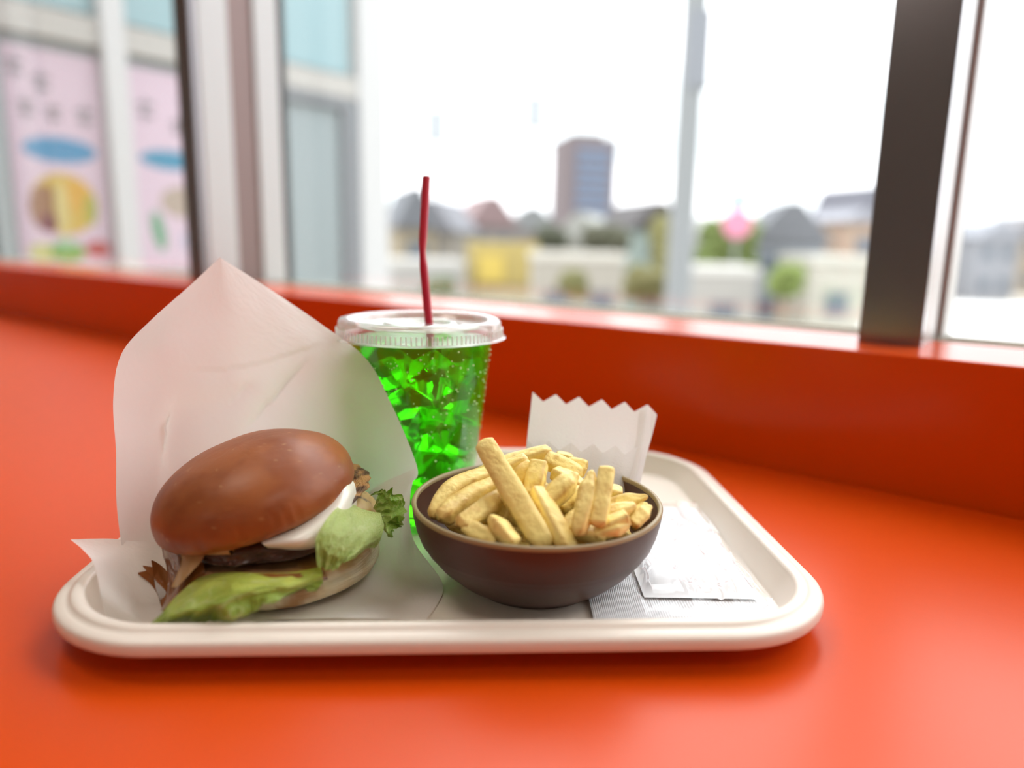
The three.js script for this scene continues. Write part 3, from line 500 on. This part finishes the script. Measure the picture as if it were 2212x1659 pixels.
  function lettuce(rows, amp, freq, jag, c0, c1, nu = 110, nv = 44, ph = 0, crumple = 0.003) {
    const g = sheet(rows, nu, nv, (p, u, v) => {
      const e = Math.pow(v, 1.2), base = crPoint(rows[0], u);
      const fold = Math.abs(fbm(u * 4 + ph, v * 3.2, 1 + ph, 2) - 0.5) * 2, fine = Math.abs(fbm(u * 13 + ph, v * 8, 5 + ph, 2) - 0.5) * 2;
      p.addScaledVector(FWD, Math.sin(u * freq + ph + 2.5 * fbm(u * 4, v * 2, ph, 2)) * amp * e + crumple * (fold - 0.35) * smooth(0, 0.25, v) + crumple * 0.35 * (fine - 0.3) * e);
      const tooth = (fbm(u * 15, 4, ph, 3) - 0.5) + 0.5 * (Math.abs(fbm(u * 40, 9, ph, 2) - 0.5) - 0.25);
      p.addScaledVector(p.clone().sub(base), jag * 60 * smooth(0.55, 1, v) * tooth * 1.6);
      p.y += 0.25 * amp * e * Math.cos(u * freq * 1.3 + ph); return p;
    }, 0.3, 0.15,
      (p, u, v) => { const vein = Math.min(1, smooth(0.03, 0.0, Math.abs(fbm(u * 6 + ph, v * 5, 2, 2) - 0.5)) * 0.8 + smooth(0.02, 0, Math.abs(fbm(u * 12 + ph, v * 10, 6, 2) - 0.5)) * 0.4), n = fbm(u * 12, v * 9, 7 + ph, 3); return lerp3(lerp3(c0, c1, Math.min(1, smooth(0.1, 1.0, v * 0.75 + n * 0.5))), [0.70, 0.78, 0.34], vein * 0.6); });
    return mesh('lettuce_leaf', g, leafMat, t);
  }
  const floorL = (x, y, h) => on(x, y, h).sub(BC);
  // near leaf, hanging from the patty over the lower bun to the paper
  const near = lettuce([
    [loc(440, 1240, 0.362), loc(500, 1236, 0.353), loc(560, 1238, 0.3475), loc(630, 1236, 0.3495), loc(692, 1224, 0.36)],
    [loc(410, 1262, 0.352), loc(478, 1254, 0.343), loc(550, 1258, 0.3375), loc(630, 1256, 0.341), loc(698, 1238, 0.353)],
    [loc(375, 1295, 0.342), loc(445, 1290, 0.335), loc(530, 1276, 0.333), loc(627, 1270, 0.3385), loc(698, 1252, 0.352)],
    [loc(345, 1330, 0.334), loc(420, 1325, 0.3295), loc(515, 1296, 0.331), loc(615, 1283, 0.3365), loc(694, 1262, 0.351)],
    [floorL(316, 1354, 0.009), floorL(410, 1350, 0.010), loc(522, 1330, 0.330), loc(600, 1292, 0.3365), loc(686, 1270, 0.3505)],
  ], 0.0026, 21, 0.0022, [0.64, 0.72, 0.09], [0.30, 0.46, 0.04], 150, 60, 1, 0.004);
  near.userData.label = 'yellow-green lettuce leaf hanging over the lower bun';
  const r1 = lettuce([
    [loc(750, 1083, 0.384), loc(764, 1090, 0.387), loc(780, 1098, 0.39), loc(800, 1104, 0.393), loc(822, 1108, 0.397)],
    [loc(724, 1100, 0.368), loc(748, 1112, 0.37), loc(772, 1120, 0.374), loc(800, 1126, 0.38), loc(828, 1130, 0.39)],
    [loc(700, 1130, 0.356), loc(730, 1148, 0.356), loc(764, 1156, 0.361), loc(798, 1156, 0.37), loc(826, 1150, 0.384)],
    [loc(682, 1168, 0.350), loc(712, 1190, 0.348), loc(750, 1194, 0.353), loc(788, 1182, 0.364), loc(820, 1168, 0.38)],
    [loc(688, 1212, 0.3475), loc(700, 1234, 0.346), loc(732, 1222, 0.349), loc(776, 1198, 0.361), loc(812, 1182, 0.378)],
  ], 0.0022, 9, 0.0013, [0.56, 0.66, 0.20], [0.38, 0.52, 0.09], 150, 70, 4, 0.0042);
  r1.userData.label = 'pale green crumpled lettuce leaf folded out of the burger side';
  const r2 = lettuce([
    [loc(806, 1128, 0.398), loc(812, 1120, 0.40), loc(815, 1112, 0.402), loc(812, 1104, 0.404), loc(806, 1098, 0.406)],
    [loc(824, 1142, 0.393), loc(832, 1126, 0.396), loc(834, 1110, 0.40), loc(826, 1094, 0.404), loc(812, 1084, 0.408)],
    [loc(836, 1154, 0.390), loc(850, 1132, 0.393), loc(852, 1106, 0.398), loc(840, 1078, 0.404), loc(816, 1068, 0.41)],
    [loc(840, 1160, 0.389), loc(868, 1142, 0.391), loc(872, 1098, 0.397), loc(846, 1052, 0.404), loc(797, 1074, 0.411)],
  ], 0.0045, 19, 0.0045, [0.45, 0.60, 0.12], [0.22, 0.40, 0.03], 150, 60, 2, 0.006);
  r2.userData.label = 'dark green curly lettuce tip sticking out towards the bowl';
}

// ------------------------------------------------------------------ outside: the building wing with posters
const GROUND = -5.0;
const EX = {
  asphalt: std(rgb(0.27, 0.24, 0.2), 0.95), kerbpale: std(rgb(0.62, 0.61, 0.6), 0.9),
  wing: std(rgb(0.32, 0.31, 0.29), 0.7), wingGlass: std(rgb(0.19, 0.29, 0.31), 0.25), wingGrey: std(rgb(0.19, 0.225, 0.23), 0.25), wingDark: std(rgb(0.13, 0.14, 0.15), 0.5), white: std(rgb(0.40, 0.40, 0.40), 0.6),
  win: std(rgb(0.10, 0.13, 0.16), 0.15), pole: std(rgb(0.19, 0.2, 0.205), 0.8), wood: std(rgb(0.2, 0.14, 0.09), 0.8),
};
tag(mesh('ground', (() => { const g = new THREE.PlaneGeometry(900, 900); g.rotateX(-Math.PI / 2); return g; })(), EX.asphalt), 'pale paved ground outside the window', 'ground', null, 'structure').position.set(0, GROUND, -300);
{
  const SW = -4.0, t = group('building_wing', 'pale building wing with posters in its windows beyond the glass', 'building');
  // local box: s depth behind the face, along n (outwards negative)
  const wb = (name, n0, n1, y0, y1, proud, mat, parent = t) => wallBox(name, SW - 0.3, SW + proud, y0, y1, n0, n1, mat, parent);
  wb('wall', -3.62, -0.95, GROUND, 4, -0.02, EX.wing);
  wb('end_post', -3.64, -3.4, GROUND, 4, 0.05, EX.white);
  // storey bar and panes above it
  for (const [a, b] of [[-1.78, -0.95], [-2.62, -1.9], [-3.36, -2.74]]) {
    wb('transom_pane', a, b, 1.22, 3.8, 0.0, EX.wingGlass);
    wb('lower_pane', a, b, -0.6, 1.06, 0.0, EX.wingGrey);
  }
  wb('floor_bar', -3.4, -0.95, 1.07, 1.2, 0.04, EX.wing);
  for (const n of [-1.84, -2.68]) wb('pilaster', n - 0.055, n + 0.055, GROUND, 4, 0.07, EX.white);
  wb('dark_frame', -3.40, -3.27, -0.7, 1.07, 0.035, EX.wingDark);
  wb('dark_frame', -3.36, -2.74, 1.0, 1.07, 0.035, EX.wingDark);
  wb('dark_frame', -2.79, -2.735, -0.7, 1.05, 0.02, EX.wingDark);
  wb('sill_band', -3.4, -0.95, -0.75, -0.55, 0.05, EX.white);
  // printed posters
  const poster = (w, h, draw) => { const c = document.createElement('canvas'); c.width = 256; c.height = Math.round(256 * h / w); const x = c.getContext('2d'); draw(x, c.width, c.height); const tx = new THREE.CanvasTexture(c); tx.colorSpace = THREE.SRGBColorSpace; return std(rgb(0.46, 0.46, 0.46), 0.6, { map: tx }); };
  const base = (x, W, H) => { x.fillStyle = '#f6ecf5'; x.fillRect(0, 0, W, H); x.strokeStyle = '#f0c3dc'; x.lineWidth = 5; for (let i = -H; i < W + H; i += 15) { x.beginPath(); x.moveTo(i, H); x.lineTo(i + H, 0); x.stroke(); } };
  const ell = (x, cx, cy, a, b, col, rot = 0) => { x.fillStyle = col; x.beginPath(); x.ellipse(cx, cy, a, b, rot, 0, Math.PI * 2); x.fill(); };
  const strokes = (x, list) => { x.strokeStyle = '#8f8b90'; x.lineWidth = 9; x.lineCap = 'round'; for (const [cx, cy, s] of list) { x.beginPath(); x.moveTo(cx - s, cy - s * 0.5); x.lineTo(cx + s, cy - s * 0.6); x.moveTo(cx, cy - s); x.lineTo(cx - s * 0.2, cy + s); x.moveTo(cx - s * 0.8, cy + s * 0.4); x.lineTo(cx + s * 0.9, cy + s * 0.5); x.stroke(); } };
  const pm1 = poster(0.56, 1.0, (x, W, H) => {
    base(x, W, H); strokes(x, [[30, 45, 20], [95, 70, 20], [50, 125, 18], [120, 130, 16], [205, 128, 20]]);
    ell(x, 130, 205, 100, 27, '#3f9fd0'); ell(x, 128, 320, 92, 66, '#e7c24c'); ell(x, 75, 330, 42, 50, '#a5713a'); ell(x, 80, 362, 26, 20, '#7a1f2c'); ell(x, 160, 300, 46, 34, '#f0b83a'); ell(x, 120, 330, 20, 62, '#ecd98a'); ell(x, 200, 330, 18, 34, '#b8bd45');
    ell(x, 60, 425, 40, 20, '#dcdc8a'); ell(x, 125, 425, 50, 22, '#7fbd45'); ell(x, 120, 408, 28, 12, '#a6d7a6'); ell(x, 212, 418, 38, 19, '#cf5550');
  });
  const pm2 = poster(0.52, 1.0, (x, W, H) => { base(x, W, H); strokes(x, [[55, 100, 24], [180, 70, 20], [150, 130, 18]]); ell(x, 120, 215, 92, 24, '#3f9fc4'); ell(x, 150, 320, 70, 40, '#c9b7a6'); ell(x, 70, 395, 20, 52, '#6fb48a', -0.2); ell(x, 190, 420, 60, 26, '#d9d2e6'); });
  const put = (name, n0, n1, y0, y1, mat, lab) => { const g = box(0.006, y1 - y0, n1 - n0); const m = mesh(name, g, mat); m.geometry = new THREE.BoxGeometry(n1 - n0, y1 - y0, 0.006); m.position.copy(wall(SW + 0.005, (y0 + y1) / 2, (n0 + n1) / 2)); m.rotation.y = PHI + Math.PI / 2; tag(m, lab, 'poster'); return m; };
  put('poster', -1.78, -1.36, 0.02, 1.02, pm1, 'pink striped poster with blue oval and a big picture of food');
  put('poster', -2.36, -1.9, 0.0, 1.02, pm2, 'pink striped poster with a blue oval and a green shape beside the pilaster');
}

// ------------------------------------------------------------------ outside: street, houses, trees
const C3 = ([r, g, b]) => rgb(r, g, b);
function house(x0, x1, yTop, depth, wallC, roofC, { roof = 0.3, turn = 0.3, label, deep = 7, name = 'house', flatRoof = false } = {}) {
  const c = at((x0 + x1) / 2, 600, depth), w = (x1 - x0) * depth / FPX, top = at((x0 + x1) / 2, yTop, depth).y, H = top - GROUND, rh = flatRoof ? 0.35 : H * roof, wh = H - rh;
  const t = group(name, label, 'house', 'houses along the street'); t.position.set(c.x, GROUND, c.z - deep / 2); t.rotation.y = turn;
  const wm = std(C3(wallC), 0.9), rm = std(C3(roofC), 0.8), win = std(C3([0.09, 0.105, 0.125]), 0.2);
  const b = mesh('walls', box(w, wh, deep), wm, t); b.position.y = wh / 2;
  if (flatRoof) { const r = mesh('roof', box(w * 1.04, rh, deep * 1.04), rm, t); r.position.y = wh + rh / 2; }
  else { const s = new THREE.Shape([[-w * 0.56, 0], [w * 0.56, 0], [w * 0.56, 0.12], [w * 0.1, rh], [-w * 0.1, rh], [-w * 0.56, 0.12]].map(([a, q]) => new THREE.Vector2(a, q))); const g = new THREE.ExtrudeGeometry(s, { depth: deep * 1.1, bevelEnabled: false }); g.translate(0, wh, -deep * 0.55); mesh('roof', g, rm, t); }
  const nC = Math.max(1, Math.round(w / 2.6)), nF = Math.max(1, Math.round(wh / 3));
  for (let f = 0; f < nF; f++) for (let i = 0; i < nC; i++) { const g = mesh('window', box(1.1, 1.1, 0.08), win, t); g.position.set((i + 0.5 - nC / 2) * w / nC, (f + 0.55) * wh / nF, deep / 2 + 0.03); }
  return t;
}
house(822, 905, 405, 46, [0.228, 0.191, 0.133], [0.094, 0.100, 0.112], { label: 'beige house with a dark grey roof next to the building wing' });
house(900, 1000, 432, 57, [0.184, 0.166, 0.140], [0.129, 0.129, 0.142], { label: 'grey beige house with a low grey roof behind the red straw', turn: -0.2 });
house(985, 1090, 424, 68, [0.202, 0.184, 0.177], [0.177, 0.118, 0.118], { label: 'house with a reddish brown roof behind the yellow shop' });
house(1085, 1200, 448, 82, [0.202, 0.173, 0.158], [0.147, 0.153, 0.153], { label: 'low pinkish house with a grey roof beside the tower block', turn: 0.1 });
house(1225, 1330, 462, 58, [0.228, 0.221, 0.184], [0.247, 0.247, 0.224], { label: 'cream house standing in front of the tower block', turn: -0.3 });
house(1340, 1445, 436, 48, [0.202, 0.243, 0.221], [0.041, 0.035, 0.035], { label: 'pale teal house with a very dark roof beside the utility pole', turn: 0.2, roof: 0.22 });
house(1450, 1540, 470, 60, [0.221, 0.214, 0.198], [0.265, 0.259, 0.247], { label: 'pale house behind the utility pole' });
house(1648, 1792, 438, 44, [0.191, 0.202, 0.221], [0.100, 0.103, 0.112], { label: 'light grey house with a dark grey roof behind the bushes', turn: -0.15 });
house(1800, 1895, 452, 52, [0.265, 0.191, 0.140], [0.177, 0.177, 0.195], { label: 'peach coloured house beside the bronze window post', turn: 0.1, roof: 0.12 });
house(1815, 1885, 404, 75, [0.110, 0.114, 0.133], [0.088, 0.088, 0.106], { label: 'dark house rising behind the peach coloured one' });
house(1745, 1870, 552, 36, [0.287, 0.272, 0.228], [0.389, 0.377, 0.330], { label: 'low cream shed in front of the grey house', turn: 0.05, flatRoof: true, deep: 4, name: 'shed' });
house(2082, 2185, 478, 74, [0.184, 0.188, 0.202], [0.177, 0.182, 0.200], { label: 'grey house seen beyond the wide bronze post', turn: 0.2, roof: 0.22 });
house(2165, 2290, 466, 88, [0.228, 0.191, 0.147], [0.165, 0.159, 0.165], { label: 'tan house beside the grey house beyond the bronze post', turn: -0.1 });
house(1150, 1345, 545, 34, [0.272, 0.250, 0.214], [0.412, 0.389, 0.342], { label: 'long low pale wall building behind the small bushes', flatRoof: true, deep: 3, name: 'low_building', turn: 0.05 });
house(1500, 1640, 575, 32, [0.287, 0.272, 0.250], [0.447, 0.430, 0.401], { label: 'low white wall building below the green tree', flatRoof: true, deep: 3, name: 'low_building', turn: -0.05 });
house(830, 985, 560, 38, [0.265, 0.258, 0.243], [0.389, 0.377, 0.353], { label: 'low white building beside the building wing', flatRoof: true, deep: 3, name: 'low_building' });
{ // tower block
  const D = 220, c = at(1256, 480, D), top = at(1256, 308, D).y, w = 112 * D / FPX, H = top - GROUND, t = group('tower_block', 'tall brown tower block with a blue grey glass front', 'building');
  t.position.set(c.x, GROUND, c.z); t.rotation.y = 0.25;
  const b = mesh('walls', box(w, H, 14), std(rgb(0.125, 0.10, 0.105), 0.8), t); b.position.y = H / 2;
  const gl = std(C3([0.10, 0.135, 0.20]), 0.2);
  for (let f = 0; f < 9; f++) { const g = mesh('window_band', box(w * 0.66, 2.0, 0.3), gl, t); g.position.set(w * 0.03, H - 4 - f * 2.9, 7.1); }
  const r = mesh('roof_house', box(w * 0.6, 2, 8), std(C3([0.14, 0.13, 0.13]), 0.8), t); r.position.y = H + 0.6;
}
{ // yellow shop
  const D = 40, c = at(1080, 600, D), t = group('yellow_shop', 'bright yellow shop front out on the street', 'shop'); t.position.set(c.x, GROUND, c.z - 2); t.rotation.y = 0.15;
  const w = 138 * D / FPX, top = at(1080, 522, D).y - GROUND;
  const b = mesh('walls', box(w, top * 0.55, 4), std(C3([0.36, 0.31, 0.2]), 0.8), t); b.position.y = top * 0.275;
  const y1 = mesh('yellow_fascia', box(w * 1.02, top * 0.45, 4.3), std(rgb(0.30, 0.23, 0.07), 0.6), t); y1.position.y = top * 0.775;
  const p2 = mesh('sign_panel', box(w * 0.4, top * 0.28, 0.1), std(rgb(0.42, 0.31, 0.06), 0.5), t); p2.position.set(-w * 0.24, top * 0.72, 2.25);
}
function car(x, y, depth, colr, label, turn = 0.2, L = 3.9) {
  const c = on(x, y, GROUND), t = group('parked_car', label, 'car', 'cars parked outside'); const p = at(x, y, depth); t.position.set(p.x, GROUND, p.z); t.rotation.y = turn;
  const m = std(colr, 0.3, { clearcoat: 0.5 }), s = new THREE.Shape([[-L / 2, 0.3], [L / 2, 0.3], [L / 2, 0.8], [L * 0.3, 0.95], [L * 0.16, 1.42], [-L * 0.3, 1.45], [-L * 0.46, 0.95], [-L / 2, 0.85]].map(([a, b]) => new THREE.Vector2(a, b)));
  const g = new THREE.ExtrudeGeometry(s, { depth: 1.5, bevelEnabled: true, bevelSize: 0.06, bevelThickness: 0.08, bevelSegments: 2 }); g.translate(0, 0, -0.75); mesh('body', g, m, t);
  const ws = new THREE.Shape([[-L * 0.28, 0.98], [L * 0.2, 0.98], [L * 0.12, 1.34], [-L * 0.24, 1.36]].map(([a, b]) => new THREE.Vector2(a, b))), gg = new THREE.ExtrudeGeometry(ws, { depth: 1.72, bevelEnabled: false }); gg.translate(0, 0, -0.86); mesh('window_glass', gg, EX.win, t);
  for (const a of [-1, 1]) for (const b of [-1, 1]) { const wg = new THREE.CylinderGeometry(0.31, 0.31, 0.2, 20); wg.rotateX(Math.PI / 2); const q = mesh('wheel', wg, M.gasket, t); q.position.set(a * L * 0.32, 0.31, b * 0.76); }
}
car(966, 590, 44, rgb(0.015, 0.015, 0.02), 'black car parked behind the red straw', 1.2);
car(1612, 618, 27, rgb(0.012, 0.016, 0.045), 'navy blue car parked below the green tree', 0.4);
car(1765, 660, 30, rgb(0.05, 0.12, 0.12), 'dark teal car parked beside the window post', 1.3);
car(1838, 668, 24, rgb(0.45, 0.52, 0.56), 'light blue grey car parked next to the teal car', 1.35);
car(866, 604, 33, rgb(0.20, 0.12, 0.10), 'brown car parked by the low white building', 0.9);
function bush(name, x, yTop, yBase, wpx, depth, c, label, cat = 'bush') {
  const p = at(x, yBase, depth), t = group(name, label, cat, cat === 'tree' ? 'trees outside' : 'bushes outside'), hgt = (yBase - yTop) * depth / FPX, w = wpx * depth / FPX; t.position.set(p.x, p.y, p.z);
  const base = p.y - GROUND, st = mesh('trunk', new THREE.CylinderGeometry(0.08, 0.12, base + hgt * 0.5, 8), EX.wood, t); st.position.y = (-base + hgt * 0.5) / 2;
  const q = new THREE.IcosahedronGeometry(1, 3), gs = [];
  for (let i = 0; i < 26; i++) { const a = rr(0, 6.28), e = Math.sqrt(rnd()), s = rr(0.18, 0.32), g = q.clone(), pp = g.attributes.position; for (let k = 0; k < pp.count; k++) { const n = 0.75 + 0.6 * hash(Math.round(pp.getX(k) * 50) + i, Math.round(pp.getY(k) * 50), Math.round(pp.getZ(k) * 50)); pp.setXYZ(k, pp.getX(k) * n, pp.getY(k) * n, pp.getZ(k) * n); } g.scale(s * w, s * hgt, s * w); const yy = rr(0.2, 0.82); g.translate(Math.cos(a) * e * w * 0.36, yy * hgt, Math.sin(a) * e * w * 0.36); g.computeVertexNormals(); gs.push(g); }
  const m = mesh('foliage', mergeGeometries(gs), std(c, 0.8), t); m.userData.kind = 'stuff';
}
bush('green_tree', 1562, 482, 605, 115, 41, rgb(0.100, 0.135, 0.029), 'bright green tree beside the pink sign', 'tree');
bush('small_bush', 1692, 575, 640, 70, 30, rgb(0.125, 0.165, 0.034), 'small light green bush in front of the grey house');
bush('small_bush', 1390, 580, 648, 80, 28, rgb(0.095, 0.085, 0.024), 'olive brown bush beside the foot of the utility pole');
bush('small_bush', 1240, 590, 642, 55, 29, rgb(0.110, 0.105, 0.034), 'small olive bush in front of the long pale building');
bush('dark_hedge', 1190, 495, 560, 60, 45, rgb(0.045, 0.050, 0.029), 'dark hedge beside the yellow shop');
bush('dark_hedge', 1305, 490, 555, 80, 44, rgb(0.060, 0.060, 0.034), 'dark hedge in front of the teal house');
bush('slender_tree', 1428, 480, 600, 45, 38, rgb(0.150, 0.140, 0.049), 'yellowish slender tree before the dark roofed house', 'tree');
bush('small_bush', 950, 600, 640, 60, 30, rgb(0.080, 0.110, 0.054), 'small green bush behind the straw');
{ // utility pole with wires
  const D = 14, p = at(1474, 480, D), t = group('utility_pole', 'tall grey concrete utility pole across the street', 'utility pole'); t.position.set(p.x, GROUND, p.z);
  const g = new THREE.CylinderGeometry(0.22, 0.26, 13, 24); g.translate(0, 6.5, 0); mesh('pole', g, EX.pole, t);
  const b = new THREE.CylinderGeometry(0.27, 0.27, 1.3, 24); b.translate(0.05, 8.6, 0); mesh('pole_sleeve', b, std(rgb(0.17, 0.18, 0.2), 0.7), t);
  const arm = mesh('cross_arm', box(1.8, 0.09, 0.09), EX.pole, t); arm.position.set(0, 11.3, 0);
  const top = V(p.x - 0.45, GROUND + 8.3, p.z + 0.3);
  for (const [dx, dy, dz] of [[-14, 0.5, 10], [-14, -0.8, 10]]) tag(mesh('overhead_wire', new THREE.TubeGeometry(new THREE.CatmullRomCurve3([top.clone().add(V(0, dy * 0.3, 0)), top.clone().add(V(dx / 2, dy - 0.5, dz / 2)), top.clone().add(V(dx, dy, dz))]), 30, 0.02, 6), std(rgb(0.2, 0.2, 0.22), 0.7)), dy > 0 ? 'upper thin overhead wire running from the utility pole' : 'lower thin overhead wire running from the utility pole', 'wire', 'overhead wires');
}
for (const [x, yT, lab] of [[942, 246, 'faint far steel mast behind the red straw'], [1150, 218, 'faint far steel mast near the tower block']]) {
  const D = 170, p = at(x, 480, D), H = at(x, yT, D).y - GROUND, t = group('steel_mast', lab, 'mast'), m = std(C3([0.33, 0.35, 0.37]), 0.8); t.position.set(p.x, GROUND, p.z);
  for (const a of [-1, 1]) for (const b of [-1, 1]) { const g = mesh('mast_leg', box(0.3, H, 0.3), m, t); g.position.set(a * 0.9, H / 2, b * 0.9); }
  for (let k = 0; k < 8; k++) { const g = mesh('brace', box(2.4, 0.25, 2.4), m, t); g.position.y = H * (k + 1) / 8 - 1; }
  const h = mesh('mast_head', box(4.6, 7, 3), m, t); h.position.y = H - 3.4;
}
{ // pink sign
  const D = 38, t = group('pink_sign', 'round pink sign with a pale blue top above the green tree', 'sign'), p = at(1592, 480, D); t.position.set(p.x, GROUND, p.z);
  const a = new THREE.CylinderGeometry(0.72, 0.72, 0.3, 40); a.rotateX(Math.PI / 2); const m = mesh('pink_panel', a, std(rgb(0.5, 0.17, 0.25), 0.5), t); m.position.y = at(1592, 484, D).y - GROUND;
  const b = new THREE.CylinderGeometry(0.55, 0.55, 0.26, 40); b.rotateX(Math.PI / 2); const n = mesh('blue_panel', b, std(rgb(0.30, 0.36, 0.5), 0.5), t); n.position.y = at(1592, 436, D).y - GROUND;
  const q = mesh('post', new THREE.CylinderGeometry(0.09, 0.09, 5.6, 12), EX.pole, t); q.position.y = 2.8;
}
{ // pale forecourt seen past the wide post
  const g = new THREE.PlaneGeometry(34, 56); g.rotateX(-Math.PI / 2); const m = mesh('pale_forecourt', g, EX.kerbpale); const p = at(2200, 600, 44); m.position.set(p.x + 8, GROUND + 0.02, p.z); m.rotation.y = -0.4;
  tag(m, 'pale concrete forecourt beyond the wide bronze post', 'ground', null, 'structure');
}
renderer.render(scene, camera);
